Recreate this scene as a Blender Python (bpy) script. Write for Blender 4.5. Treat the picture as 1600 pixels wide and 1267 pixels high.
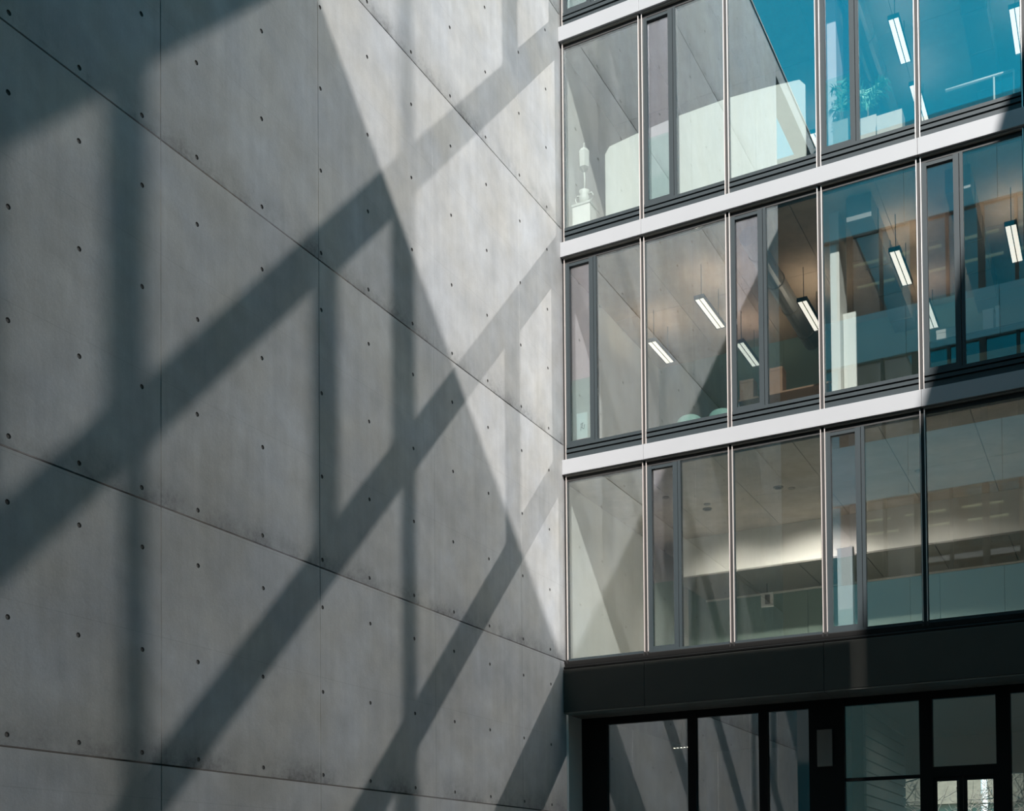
import bpy, bmesh, math, random
from mathutils import Vector, Matrix
from mathutils.geometry import tessellate_polygon
random.seed(7)
for o in list(bpy.data.objects):
    bpy.data.objects.remove(o)
S = bpy.context.scene
C = S.collection
R = math.radians

# ------------------------------------------------------------------ camera
ZO = 4.3
yaw, pitch, roll = R(28.0511), R(1.3258), R(-0.4616)
fw = Vector((-math.sin(yaw)*math.cos(pitch), math.cos(yaw)*math.cos(pitch), math.sin(pitch)))
r0 = Vector((math.cos(yaw), math.sin(yaw), 0)); u0 = r0.cross(fw)
rr = math.cos(roll)*r0 + math.sin(roll)*u0
uu = -math.sin(roll)*r0 + math.cos(roll)*u0
cam = bpy.data.cameras.new('camera')
cam.sensor_fit = 'HORIZONTAL'; cam.sensor_width = 36.0
cam.lens = 1832.055/1600*36
cam.shift_x = 0; cam.shift_y = (1342.21-633.5)/1600
cam.clip_start = 0.05; cam.clip_end = 600
co = bpy.data.objects.new('camera', cam); C.objects.link(co)
m = Matrix((rr, uu, -fw)).transposed().to_4x4()
m.translation = Vector((8.1795, -17.2767, -2.714+ZO))
co.matrix_world = m
S.camera = co

# ------------------------------------------------------------------ world, sun, exposure
S.view_settings.view_transform = 'Standard'
S.view_settings.look = 'None'
S.view_settings.exposure = 0.0
S.view_settings.gamma = 1.0
S.view_settings.use_curve_mapping = False
S.cycles.use_denoising = True
S.cycles.caustics_reflective = True
S.cycles.caustics_refractive = False
S.cycles.max_bounces = 14
S.cycles.transparent_max_bounces = 24
S.cycles.diffuse_bounces = 5
S.cycles.glossy_bounces = 5
S.cycles.sample_clamp_indirect = 6.0
W = bpy.data.worlds.new('sky'); S.world = W; W.use_nodes = True
nt = W.node_tree; nt.nodes.clear()
wo = nt.nodes.new('ShaderNodeOutputWorld'); bg = nt.nodes.new('ShaderNodeBackground')
tc = nt.nodes.new('ShaderNodeTexCoord'); sx = nt.nodes.new('ShaderNodeSeparateXYZ')
rp = nt.nodes.new('ShaderNodeValToRGB')
rp.color_ramp.elements[0].position = 0.0; rp.color_ramp.elements[0].color = (0.03, 0.62, 0.88, 1)
rp.color_ramp.elements[1].position = 1.0; rp.color_ramp.elements[1].color = (0.012, 0.42, 0.68, 1)
nt.links.new(tc.outputs['Generated'], sx.inputs[0]); nt.links.new(sx.outputs[2], rp.inputs[0])
nt.links.new(rp.outputs[0], bg.inputs[0]); nt.links.new(bg.outputs[0], wo.inputs[0])
bg.inputs[1].default_value = 1.2

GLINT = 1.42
SUN_D = Vector((-0.304, 1.0, -1.042)).normalized()
def lamp_dir(ob, d):
    ob.rotation_euler = d.to_track_quat('-Z', 'Y').to_euler()
sun = bpy.data.lights.new('sun', 'SUN'); sun.energy = 9.2; sun.angle = R(0.53); sun.color = (1.0, 0.975, 0.94)
sun.cycles.use_multiple_importance_sampling = False
so = bpy.data.objects.new('sun', sun); C.objects.link(so); lamp_dir(so, SUN_D); so.location = (10, -30, 40)
# added spot standing in for sunlight thrown back off the glazing onto the concrete wall (mirror direction of the sun)
# (its oval cone is shaped so the wall darkens away from the corner of the facade)
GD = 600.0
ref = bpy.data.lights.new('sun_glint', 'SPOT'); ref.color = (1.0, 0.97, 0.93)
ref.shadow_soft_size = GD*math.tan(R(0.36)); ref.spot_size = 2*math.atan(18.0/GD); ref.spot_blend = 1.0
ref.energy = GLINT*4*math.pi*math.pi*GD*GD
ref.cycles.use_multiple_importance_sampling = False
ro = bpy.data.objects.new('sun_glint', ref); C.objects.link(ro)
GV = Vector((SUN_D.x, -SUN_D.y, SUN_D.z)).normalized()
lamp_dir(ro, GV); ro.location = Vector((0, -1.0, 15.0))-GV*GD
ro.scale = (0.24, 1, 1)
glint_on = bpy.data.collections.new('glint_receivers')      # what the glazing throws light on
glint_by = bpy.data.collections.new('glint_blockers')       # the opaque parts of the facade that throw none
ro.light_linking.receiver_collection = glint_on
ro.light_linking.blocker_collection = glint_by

# ------------------------------------------------------------------ materials
def nodes(name):
    M = bpy.data.materials.new(name); M.use_nodes = True
    t = M.node_tree; b = t.nodes['Principled BSDF']; return M, t, b
def N(t, kind, **kw):
    n = t.nodes.new(kind)
    for k, v in kw.items():
        if k.startswith('i_'): n.inputs[int(k[2:])].default_value = v
        else: setattr(n, k, v)
    return n
def plain(name, col, rough=0.5, metal=0.0, var=0.12, scale=6.0, spec=0.5, bump=0.0):
    M, t, b = nodes(name)
    g = N(t, 'ShaderNodeNewGeometry')
    n = N(t, 'ShaderNodeTexNoise'); n.inputs['Scale'].default_value = scale; n.inputs['Detail'].default_value = 4
    t.links.new(g.outputs['Position'], n.inputs['Vector'])
    mx = N(t, 'ShaderNodeMix', data_type='RGBA')
    mx.inputs[6].default_value = tuple(c*(1-var) for c in col)+(1,)
    mx.inputs[7].default_value = tuple(min(1, c*(1+var)) for c in col)+(1,)
    t.links.new(n.outputs[0], mx.inputs[0]); t.links.new(mx.outputs[2], b.inputs['Base Color'])
    b.inputs['Roughness'].default_value = rough; b.inputs['Metallic'].default_value = metal
    b.inputs['Specular IOR Level'].default_value = spec
    if bump:
        bp = N(t, 'ShaderNodeBump'); bp.inputs['Strength'].default_value = bump; bp.inputs['Distance'].default_value = 0.01
        t.links.new(n.outputs[0], bp.inputs['Height']); t.links.new(bp.outputs[0], b.inputs['Normal'])
    return M
def emis(name, col, s):
    M, t, b = nodes(name)
    b.inputs['Base Color'].default_value = (*col, 1); b.inputs['Emission Color'].default_value = (*col, 1)
    b.inputs['Emission Strength'].default_value = s
    return M
def glass(name, r0, tint, refl=(1, 1, 1)):
    """Thin pane: a tinted clear layer under a mirror layer that grows towards grazing angles."""
    M = bpy.data.materials.new(name); M.use_nodes = True
    t = M.node_tree; t.nodes.clear()
    out = N(t, 'ShaderNodeOutputMaterial'); tr = N(t, 'ShaderNodeBsdfTransparent'); gl = N(t, 'ShaderNodeBsdfGlossy')
    gl.inputs['Roughness'].default_value = 0.0; gl.inputs['Color'].default_value = (*refl, 1)
    tr.inputs['Color'].default_value = (*tint, 1)
    g = N(t, 'ShaderNodeNewGeometry'); dp = N(t, 'ShaderNodeVectorMath', operation='DOT_PRODUCT')
    t.links.new(g.outputs['Normal'], dp.inputs[0]); t.links.new(g.outputs['Incoming'], dp.inputs[1])
    ab = N(t, 'ShaderNodeMath', operation='ABSOLUTE'); t.links.new(dp.outputs['Value'], ab.inputs[0])
    om = N(t, 'ShaderNodeMath', operation='SUBTRACT'); om.inputs[0].default_value = 1.0; t.links.new(ab.outputs[0], om.inputs[1])
    pw = N(t, 'ShaderNodeMath', operation='POWER'); pw.inputs[1].default_value = 5.0; t.links.new(om.outputs[0], pw.inputs[0])
    ma = N(t, 'ShaderNodeMath', operation='MULTIPLY_ADD'); ma.inputs[1].default_value = 1-r0; ma.inputs[2].default_value = r0
    t.links.new(pw.outputs[0], ma.inputs[0])
    ms = N(t, 'ShaderNodeMixShader'); t.links.new(ma.outputs[0], ms.inputs[0])
    t.links.new(tr.outputs[0], ms.inputs[1]); t.links.new(gl.outputs[0], ms.inputs[2])
    t.links.new(ms.outputs[0], out.inputs[0])
    return M
def concrete(name, base, stain=True, bump=0.35):
    """Board-smooth cast concrete: cloudy tone, fine pores, damp grime just above each lower joint."""
    M, t, b = nodes(name)
    g = N(t, 'ShaderNodeNewGeometry'); tcx = N(t, 'ShaderNodeTexCoord')
    def noise(sc, det, rgh=0.55, vec=None):
        n = N(t, 'ShaderNodeTexNoise'); n.inputs['Scale'].default_value = sc; n.inputs['Detail'].default_value = det
        n.inputs['Roughness'].default_value = rgh
        t.links.new(vec or g.outputs['Position'], n.inputs['Vector']); return n.outputs[0]
    def mr(x, a, bb, c, d):
        q = N(t, 'ShaderNodeMapRange'); q.inputs[1].default_value = a; q.inputs[2].default_value = bb
        q.inputs[3].default_value = c; q.inputs[4].default_value = d; t.links.new(x, q.inputs[0]); return q.outputs[0]
    def mul(x, y, op='MULTIPLY'):
        q = N(t, 'ShaderNodeMath', operation=op); t.links.new(x, q.inputs[0])
        if isinstance(y, (int, float)): q.inputs[1].default_value = y
        else: t.links.new(y, q.inputs[1])
        return q.outputs[0]
    big = mr(noise(0.55, 5), 0.3, 0.7, 0.80, 1.14)
    mid = mr(noise(3.2, 6), 0.3, 0.7, 0.90, 1.08)
    mp = N(t, 'ShaderNodeMapping'); mp.inputs['Scale'].default_value = (7, 7, 0.5)
    t.links.new(g.outputs['Position'], mp.inputs[0])
    run = mr(noise(1.0, 5, 0.6, mp.outputs[0]), 0.35, 0.75, 1.03, 0.91)
    fine = mr(noise(60, 3), 0.3, 0.7, 0.965, 1.035)
    v = mul(mul(mul(big, mid), run), fine)
    vo = N(t, 'ShaderNodeTexVoronoi'); vo.inputs['Scale'].default_value = 9; vo.inputs['Randomness'].default_value = 1
    t.links.new(g.outputs['Position'], vo.inputs['Vector'])
    pore = mr(vo.outputs['Distance'], 0.0, 0.05, 0.72, 1.0)
    v = mul(v, pore)
    if stain:
        sp = N(t, 'ShaderNodeSeparateXYZ'); t.links.new(tcx.outputs['Object'], sp.inputs[0])
        low = mr(sp.outputs[2], 0.0, 0.55, 1.0, 0.0)
        blot = mr(noise(1.1, 6, 0.65), 0.40, 0.62, 0.0, 1.0)
        grain = mr(noise(16, 5, 0.7), 0.35, 0.65, 0.55, 1.0)
        st = mul(mul(mul(low, low), blot), grain)
        v = mul(v, mr(st, 0.0, 0.9, 1.0, 0.30))
        # faint seams between the shuttering boards
        fr = N(t, 'ShaderNodeMath', operation='PINGPONG'); fr.inputs[1].default_value = 0.61
        t.links.new(sp.outputs[2], fr.inputs[0])
        seam = mr(fr.outputs[0], 0.0, 0.006, 0.86, 1.0)
        v = mul(v, seam)
    cm = N(t, 'ShaderNodeMix', data_type='RGBA')
    cm.inputs[6].default_value = tuple(c*0.98*k for c, k in zip(base, (1.03, 1.0, 0.95)))+(1,)
    cm.inputs[7].default_value = tuple(c*k for c, k in zip(base, (0.98, 1.0, 1.04)))+(1,)
    t.links.new(mr(noise(0.9, 4), 0.35, 0.65, 0, 1), cm.inputs[0])
    vm = N(t, 'ShaderNodeVectorMath', operation='SCALE')
    t.links.new(cm.outputs[2], vm.inputs[0]); t.links.new(v, vm.inputs['Scale'])
    t.links.new(vm.outputs[0], b.inputs['Base Color'])
    b.inputs['Roughness'].default_value = 0.8; b.inputs['Specular IOR Level'].default_value = 0.25
    bp = N(t, 'ShaderNodeBump'); bp.inputs['Strength'].default_value = bump; bp.inputs['Distance'].default_value = 0.004
    t.links.new(noise(22, 6, 0.65), bp.inputs['Height']); t.links.new(bp.outputs[0], b.inputs['Normal'])
    return M

M = dict(
    conc=concrete('cast_concrete', (0.52, 0.515, 0.515)),
    conc_plain=concrete('plain_concrete', (0.42, 0.41, 0.40), stain=False),
    ceil=concrete('ceiling_concrete', (0.50, 0.46, 0.41), stain=False),
    core=plain('dark_core', (0.10, 0.095, 0.09), 0.9),  # plain dark core behind the joints and openings
    plug=plain('mortar_plug', (0.15, 0.145, 0.14), 0.9, scale=40),
    alu=plain('white_aluminium', (0.32, 0.32, 0.33), 0.45, 0.0, 0.03, 3),
    fin=plain('champagne_aluminium', (0.86, 0.76, 0.71), 0.32, 0.6, 0.04),
    dark=plain('anthracite_frame', (0.027, 0.036, 0.040), 0.45, 0.0, 0.08, 6.0, 0.3),
    gap=plain('black_gasket', (0.008, 0.0065, 0.006), 0.6),
    black=plain('black_steel', (0.012, 0.0115, 0.011), 0.5, 0.0, 0.15, 2.0, 0.12),
    fascia=plain('black_cladding', (0.062, 0.058, 0.050), 0.38, 0.0, 0.12, 2.0, 0.2),
    soffit=plain('soffit_panel', (0.17, 0.16, 0.14), 0.6),
    pane=glass('coated_glass', 0.23, (0.945, 0.968, 0.958), (0.95, 0.99, 1.0)),
    vent=glass('vent_glass', 0.26, (0.90, 0.91, 0.93), (1.0, 0.955, 0.99)),
    guard=glass('guard_glass', 0.06, (0.90, 0.97, 0.95)),
    clear=glass('clear_glass', 0.06, (0.97, 0.99, 0.98)),
    ground=glass('ground_glass', 0.43, (0.90, 0.93, 0.92)),
    wpaint=plain('white_paint', (0.78, 0.77, 0.73), 0.7, 0, 0.04, 2),
    wscreen=plain('white_screen', (0.62, 0.63, 0.59), 0.55, 0, 0.02, 2),
    inwall2=plain('dimmed_plaster', (0.30, 0.30, 0.29), 0.8, 0, 0.05, 1.5),  # plaster darkened in colour so the upper storey looks dim
    ceil3=concrete('brown_ceiling_concrete', (0.42, 0.31, 0.225), stain=False),
    ceil2=concrete('dim_ceiling_concrete', (0.22, 0.21, 0.20), stain=False),  # ceiling concrete darkened in colour, the upper storey's dimness painted in
    inwall=plain('plaster_wall', (0.62, 0.60, 0.56), 0.8, 0, 0.05, 1.5),
    green=plain('sage_wall', (0.22, 0.30, 0.26), 0.8, 0, 0.06, 1.2),
    pale_floor=plain('pale_floor', (0.40, 0.38, 0.35), 0.5, 0, 0.06, 2),
    carpet=plain('dark_carpet', (0.16, 0.15, 0.14), 0.95, 0, 0.2, 30),
    tile=plain('soffit_tile', (0.20, 0.19, 0.17), 0.45, 0, 0.1, 4),
    wood=plain('brown_veneer', (0.20, 0.11, 0.06), 0.5, 0, 0.25, 8),
    duct=plain('grey_duct', (0.28, 0.27, 0.26), 0.4, 0.5, 0.08),
    tube=emis('lamp_diffuser', (1.0, 0.91, 0.80), 1.55),
    up=emis('added_uplight_glow', (1.0, 0.88, 0.72), 11.0),  # unseen glow added on top of the pendants to brighten the ceilings
    farlamp=emis('far_strip_light', (1.0, 0.86, 0.52), 0.55),
    up1=emis('added_uplight_glow_dim', (1.0, 0.92, 0.80), 7.0),
    spot=emis('spot_bulb', (1.0, 0.92, 0.78), 6.0),
    chair=plain('teal_shell', (0.16, 0.29, 0.25), 0.45, 0, 0.04),
    chairw=plain('white_shell', (0.75, 0.75, 0.73), 0.4, 0, 0.03),
    leaf=plain('plant_leaf', (0.22, 0.50, 0.36), 0.35, 0, 0.3, 12),
    stem=plain('plant_stem', (0.16, 0.12, 0.07), 0.7),
    box=plain('beige_planter', (0.66, 0.58, 0.50), 0.6, 0, 0.08),
    red=plain('red_card', (0.55, 0.10, 0.09), 0.6),
    ink=plain('black_ink', (0.03, 0.03, 0.03), 0.7),
    paper=plain('white_paper', (0.8, 0.79, 0.76), 0.8, 0, 0.02),
    sky_panel=plain('pale_teal_spandrel', (0.52, 0.70, 0.70), 0.25, 0, 0.06, 0.6),
    warm_base=plain('warm_tinted_base', (0.30, 0.225, 0.165), 0.6, 0, 0.06, 0.8),  # brown tint stands in for warm light bounced off the facade
    dark_panel=plain('white_spandrel', (0.36, 0.35, 0.33), 0.6, 0, 0.06, 0.6),
    bbglass=glass('far_glass', 0.14, (0.55, 0.62, 0.60)),
    bbdark=plain('bronze_post', (0.07, 0.055, 0.045), 0.5),
    paving=plain('stone_paving', (0.15, 0.15, 0.145), 0.8, 0, 0.15, 2.0),
    slat=plain('grey_slat', (0.26, 0.26, 0.24), 0.55, 0, 0.1, 3),
    beige=plain('beige_render', (0.44, 0.37, 0.26), 0.9, 0, 0.08, 1),
    roof=plain('grey_roof', (0.13, 0.115, 0.085), 0.9, 0, 0.45, 3),
    bark=plain('bare_bark', (0.17, 0.145, 0.115), 0.9, 0, 0.25, 9),
)

# ------------------------------------------------------------------ building helpers
class MB:
    def __init__(s): s.v = []; s.f = []; s.mi = []
    def box(s, a, b, mi=0):
        x0, y0, z0 = a; x1, y1, z1 = b; n = len(s.v)
        s.v += [(x0,y0,z0),(x1,y0,z0),(x1,y1,z0),(x0,y1,z0),(x0,y0,z1),(x1,y0,z1),(x1,y1,z1),(x0,y1,z1)]
        s.f += [tuple(n+i for i in q) for q in ((0,3,2,1),(4,5,6,7),(0,1,5,4),(1,2,6,5),(2,3,7,6),(3,0,4,7))]
        s.mi += [mi]*6; return s
    def prism(s, prof, h0, h1, axis='z', mi=0):
        """prof: counter-clockwise 2D outline swept from h0 to h1 along the axis."""
        n = len(s.v); k = len(prof)
        for h in (h0, h1):
            for a, b in prof:
                s.v.append({'z': (a, b, h), 'x': (h, a, b), 'y': (a, h, b)}[axis])
        s.f += [tuple(range(n+k-1, n-1, -1)), tuple(range(n+k, n+2*k))]
        s.f += [(n+i, n+(i+1) % k, n+k+(i+1) % k, n+k+i) for i in range(k)]
        s.mi += [mi]*(k+2); return s
    def tube(s, pts, rad, seg=8, mi=0, cap=True):
        pts = [Vector(p) for p in pts]; n0 = len(s.v)
        rs = rad if isinstance(rad, (list, tuple)) else [rad]*len(pts)
        up = None
        for i, p in enumerate(pts):
            d = (pts[min(i+1, len(pts)-1)]-pts[max(i-1, 0)]).normalized()
            ref_ = Vector((0, 0, 1)) if abs(d.z) < 0.95 else Vector((1, 0, 0))
            a = d.cross(ref_).normalized(); b = a.cross(d)
            for j in range(seg):
                w = 2*math.pi*j/seg
                s.v.append(tuple(p+(a*math.cos(w)+b*math.sin(w))*rs[i]))
        for i in range(len(pts)-1):
            for j in range(seg):
                a = n0+i*seg+j; b = n0+i*seg+(j+1) % seg
                s.f.append((a, b, b+seg, a+seg)); s.mi.append(mi)
        if cap:
            s.f.append(tuple(range(n0+seg-1, n0-1, -1))); s.mi.append(mi)
            e = n0+(len(pts)-1)*seg; s.f.append(tuple(range(e, e+seg))); s.mi.append(mi)
        return s
    def lathe(s, prof, c=(0, 0, 0), seg=16, mi=0):
        n0 = len(s.v)
        for r, z in prof:
            for j in range(seg):
                w = 2*math.pi*j/seg
                s.v.append((c[0]+r*math.cos(w), c[1]+r*math.sin(w), c[2]+z))
        for i in range(len(prof)-1):
            for j in range(seg):
                a = n0+i*seg+j; b = n0+i*seg+(j+1) % seg
                s.f.append((a, b, b+seg, a+seg)); s.mi.append(mi)
        s.f.append(tuple(range(n0+seg-1, n0-1, -1))); s.mi.append(mi)
        e = n0+(len(prof)-1)*seg; s.f.append(tuple(range(e, e+seg))); s.mi.append(mi)
        return s
    def mesh(s, name, mats):
        me = bpy.data.meshes.new(name); me.from_pydata(s.v, [], s.f)
        for mm in (mats if isinstance(mats, (list, tuple)) else [mats]): me.materials.append(mm)
        me.polygons.foreach_set('material_index', s.mi)
        bm = bmesh.new(); bm.from_mesh(me); bmesh.ops.recalc_face_normals(bm, faces=bm.faces); bm.to_mesh(me); bm.free()
        return me
    def build(s, name, mats, parent=None, loc=(0, 0, 0), bevel=0.0, smooth=False):
        o = bpy.data.objects.new(name, s.mesh(name, mats)); C.objects.link(o); o.location = loc
        if parent: o.parent = parent
        if smooth:
            o.data.polygons.foreach_set('use_smooth', [True]*len(o.data.polygons))
        if bevel:
            bv = o.modifiers.new('edge', 'BEVEL'); bv.width = bevel; bv.segments = 2; bv.limit_method = 'ANGLE'
        return o
def box(name, a, b, mat, parent=None, bevel=0.0, loc=(0, 0, 0)):
    return MB().box(a, b).build(name, mat, parent, loc, bevel)
def tag(o, label, cat, kind=None, group=None):
    o['label'] = label; o['category'] = cat
    if kind: o['kind'] = kind
    if group: o['group'] = group
    return o
def empty(name, loc, label, cat, kind=None, group=None):
    o = bpy.data.objects.new(name, None); C.objects.link(o); o.location = loc; o.empty_display_size = 0.2
    return tag(o, label, cat, kind, group)
def tree(o):
    return [o]+[q for c in o.children for q in tree(c)]
def copy_tree(o, parent=None):
    c = o.copy(); C.objects.link(c); c.parent = parent
    for ch in o.children: copy_tree(ch, c)
    return c
def blocks(o):
    for q in tree(o):
        if q.type == 'MESH' and q.name.split('.')[0] not in ('window_pane', 'vent_pane', 'guard_sheet') and q.name not in glint_by.objects:
            glint_by.objects.link(q)
def receives(o):
    for q in tree(o):
        if q.type == 'MESH' and q.name not in glint_on.objects: glint_on.objects.link(q)
ST = 'structure'

# ------------------------------------------------------------------ ground
fl = empty('floor', (0, 0, 0), 'grey stone paving of the sunken courtyard below the facade', 'floor', ST)
box('paving_bed', (0, -18, -0.3), (10.2, 0.6, -0.04), M['core'], fl)
pm = MB().box((0.004, 0.004, -0.04), (1.196, 0.796, 0)).mesh('paver', M['paving'])
for i in range(8):
    for j in range(22):
        o = bpy.data.objects.new('paver', pm); C.objects.link(o); o.parent = fl
        o.location = (0.0+i*1.2, -17.5+j*0.8, 0)
receives(fl)

# ------------------------------------------------------------------ left concrete wall
wl = empty('wall_left', (0, 0, 0), 'tall cast concrete wall with tie holes, crossed by slanting shadows', 'wall', ST)
box('wall_core', (-0.45, -13.5, 0), (-0.03, 0.0, 23.78), M['core'], wl)
ys = [-13.5, -11.497, -9.01, -6.536, -4.043, -1.549, 0.0]
zs = [0.0, 2.77, 5.25, 8.81, 12.40, 15.99, 19.58, 23.8]
HY = [-13.2, -12.46, -11.72, -10.735, -10.0, -9.255, -8.515, -7.53, -6.54, -5.55, -4.555, -3.56, -2.56, -1.56, -0.565]
def hole_z(z0, z1):
    out = []; z = z0+0.1
    while z < z1-0.12: out.append(z); z += 0.962
    return out
plug_me = MB().lathe([(0.008, 0.0), (0.013, 0.005), (0.015, 0.013)], seg=10).mesh('tie_plug', M['plug'])
plug_me.transform(Matrix.Rotation(R(90), 4, 'Y'))
def panel_mesh(h, w, holes, dz=0.009, dy=(0.003, 0.003), th=0.035, r=0.024, depth=0.024):
    """Panel in local coords: y 0..w, z 0..h, face at x=0, round tie holes cut through the face."""
    outer = [(dy[0], dz), (w-dy[1], dz), (w-dy[1], h-dz), (dy[0], h-dz)]
    SEG = 10
    loops = [[Vector((a, b, 0)) for a, b in outer]]
    for hy, hz in holes:
        loops.append([Vector((hy+r*math.cos(2*math.pi*k/SEG), hz+r*math.sin(2*math.pi*k/SEG), 0)) for k in range(SEG)])
    flat = [p for l in loops for p in l]
    tris = tessellate_polygon(loops)
    v = [(0.0, p.x, p.y) for p in flat]; f = [tuple(q) for q in tris]; mi = [0]*len(f)
    n = len(v); v += [(-th, a, b) for a, b in outer]
    for k in range(4):
        f.append((k, (k+1) % 4, n+(k+1) % 4, n+k)); mi.append(0)
    off = 4
    for hy, hz in holes:
        n = len(v)
        v += [(-depth, hy+r*0.72*math.cos(2*math.pi*k/SEG), hz+r*0.72*math.sin(2*math.pi*k/SEG)) for k in range(SEG)]
        for k in range(SEG):
            f.append((off+k, off+(k+1) % SEG, n+(k+1) % SEG, n+k)); mi.append(1)
        f.append(tuple(range(n, n+SEG))); mi.append(1); off += SEG
    me = bpy.data.meshes.new('concrete_panel'); me.from_pydata(v, [], f)
    me.materials.append(M['conc']); me.materials.append(M['plug'])
    me.polygons.foreach_set('material_index', mi)
    bm = bmesh.new(); bm.from_mesh(me); bmesh.ops.recalc_face_normals(bm, faces=bm.faces)
    # front faces must look along +X
    big = max(bm.faces, key=lambda q: q.calc_area())
    if big.normal.x < 0: bmesh.ops.reverse_faces(bm, faces=bm.faces)
    bm.to_mesh(me); bm.free()
    return me
JW = [.006, .006, .006, .006, .0022, .003, .002]
for i in range(len(ys)-1):
    for j in range(len(zs)-1):
        w = ys[i+1]-ys[i]; h = zs[j+1]-zs[j]
        holes = []
        for hy in HY:
            for hz in hole_z(zs[j], zs[j+1]):
                a = hy-ys[i]+random.uniform(-.006, .006); b = hz-zs[j]+random.uniform(-.008, .008)
                if 0.05 < a < w-0.05: holes.append((a, b))
                elif -0.03 < a <= 0.05: holes.append((0.045, b))
        o = bpy.data.objects.new('concrete_panel', panel_mesh(h, w, holes, dy=(JW[i], JW[i+1]))); C.objects.link(o); o.parent = wl
        o.location = (random.uniform(-.0006, .0), ys[i], zs[j])
        for a, b in holes:
            if zs[j] < 17:
                q = bpy.data.objects.new('tie_plug', plug_me); C.objects.link(q); q.parent = o
                q.location = (-0.023, a, b)
# the wall carries on above a tall opening towards the back building
box('lintel_beam', (-0.45, -17.9, 23.3), (0.0, -13.5, 23.8), M['conc_plain'], wl)
box('opening_back', (-2.4, -17.9, 0), (-2.2, -13.5, 23.3), M['core'], wl)
box('opening_side', (-2.4, -18.2, 0), (-0.0, -17.9, 23.8), M['core'], wl)
box('coping', (-0.5, -17.9, 23.8), (0.02, 0, 23.86), M['conc_plain'], wl)
receives(wl)

# ------------------------------------------------------------------ back and right buildings round the courtyard
def court_building(root, a0, a1, along, plane, out, ribbons, top, post_step, skin):
    """along: 'x' or 'y' axis of the facade; plane: its coordinate; out: direction (+1/-1) the facade faces."""
    def bx(name, u0, u1, d0, d1, z0, z1, mat):
        d0, d1 = sorted((plane-out*d0, plane-out*d1))
        if along == 'x': return box(name, (u0, d0, z0), (u1, d1, z1), mat, root)
        return box(name, (d0, u0, z0), (d1, u1, z1), mat, root)
    z = 0.0
    L = a1-a0
    n = max(1, round(L/2.5))
    for k in range(n):
        bx('concrete_base', a0+k*L/n+0.006, a0+(k+1)*L/n-0.006, 0.0, 0.25, 0.0, 8.9, M['warm_base'])
    z = 8.91
    for (r0_, r1_) in ribbons+[(top, top)]:
        for k in range(n):
            bx('spandrel_panel', a0+k*L/n+0.006, a0+(k+1)*L/n-0.006, 0.0, 0.25, z+0.004, r0_-0.004, M[skin])
        z = r1_
    for r0_, r1_ in ribbons:
        n = max(1, round(L/post_step))
        for k in range(n):
            bx('window_pane', a0+k*L/n+0.05, a0+(k+1)*L/n-0.05, 0.12, 0.14, r0_, r1_, M['bbglass'])
        for k in range(n+1):
            u = a0+k*L/n
            bx('window_post', max(a0, u-(0.09 if k % 2 else 0.045)), min(a1, u+(0.09 if k % 2 else 0.045)), 0.03, 0.2, r0_, r1_, M['bbdark'])
        bx('room_floor', a0, a1, 0.25, 5.5, r0_-0.3, r0_-0.02, M['carpet'])
        bx('room_ceiling', a0, a1, 0.25, 5.5, r1_+0.02, r1_+0.25, M['bbdark'])
        bx('room_wall', a0, a1, 5.5, 5.7, r0_-0.3, r1_+0.25, M['bbdark'])
        for u in (a0, a1-0.1):
            bx('room_side', u, u+0.1, 0.25, 5.5, r0_, r1_, M['bbdark'])
        for k in range(int(L/1.6)):
            u = a0+0.6+k*1.6
            bx('strip_light', u, u+1.15, 1.4, 1.5, r1_-0.2, r1_-0.15, M['farlamp'])
            bx('strip_light', u, u+1.15, 2.8, 2.9, r1_-0.2, r1_-0.15, M['farlamp'])
    bx('roof_slab', a0, a1, 0.25, 6.0, top-0.3, top-0.02, M['roof'])
wb = empty('wall_back', (0, 0, 0), 'building behind the viewer with pale spandrels and dark ribbon windows, mirrored in the glass', 'wall', ST)
court_building(wb, 0.0, 10.12, 'x', -17.95, 1, [(10.45, 12.86), (14.6, 17.0), (18.4, 20.86)], 23.8, 0.92, 'sky_panel')
wr = empty('wall_right', (0, 0, 0), 'courtyard building out of frame right with pale spandrels and ribbon windows', 'wall', ST)
court_building(wr, -17.9, 0.0, 'y', 10.12, -1, [(10.45, 12.86), (14.6, 17.0), (18.4, 20.86)], 23.8, 1.8, 'dark_panel')

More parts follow.
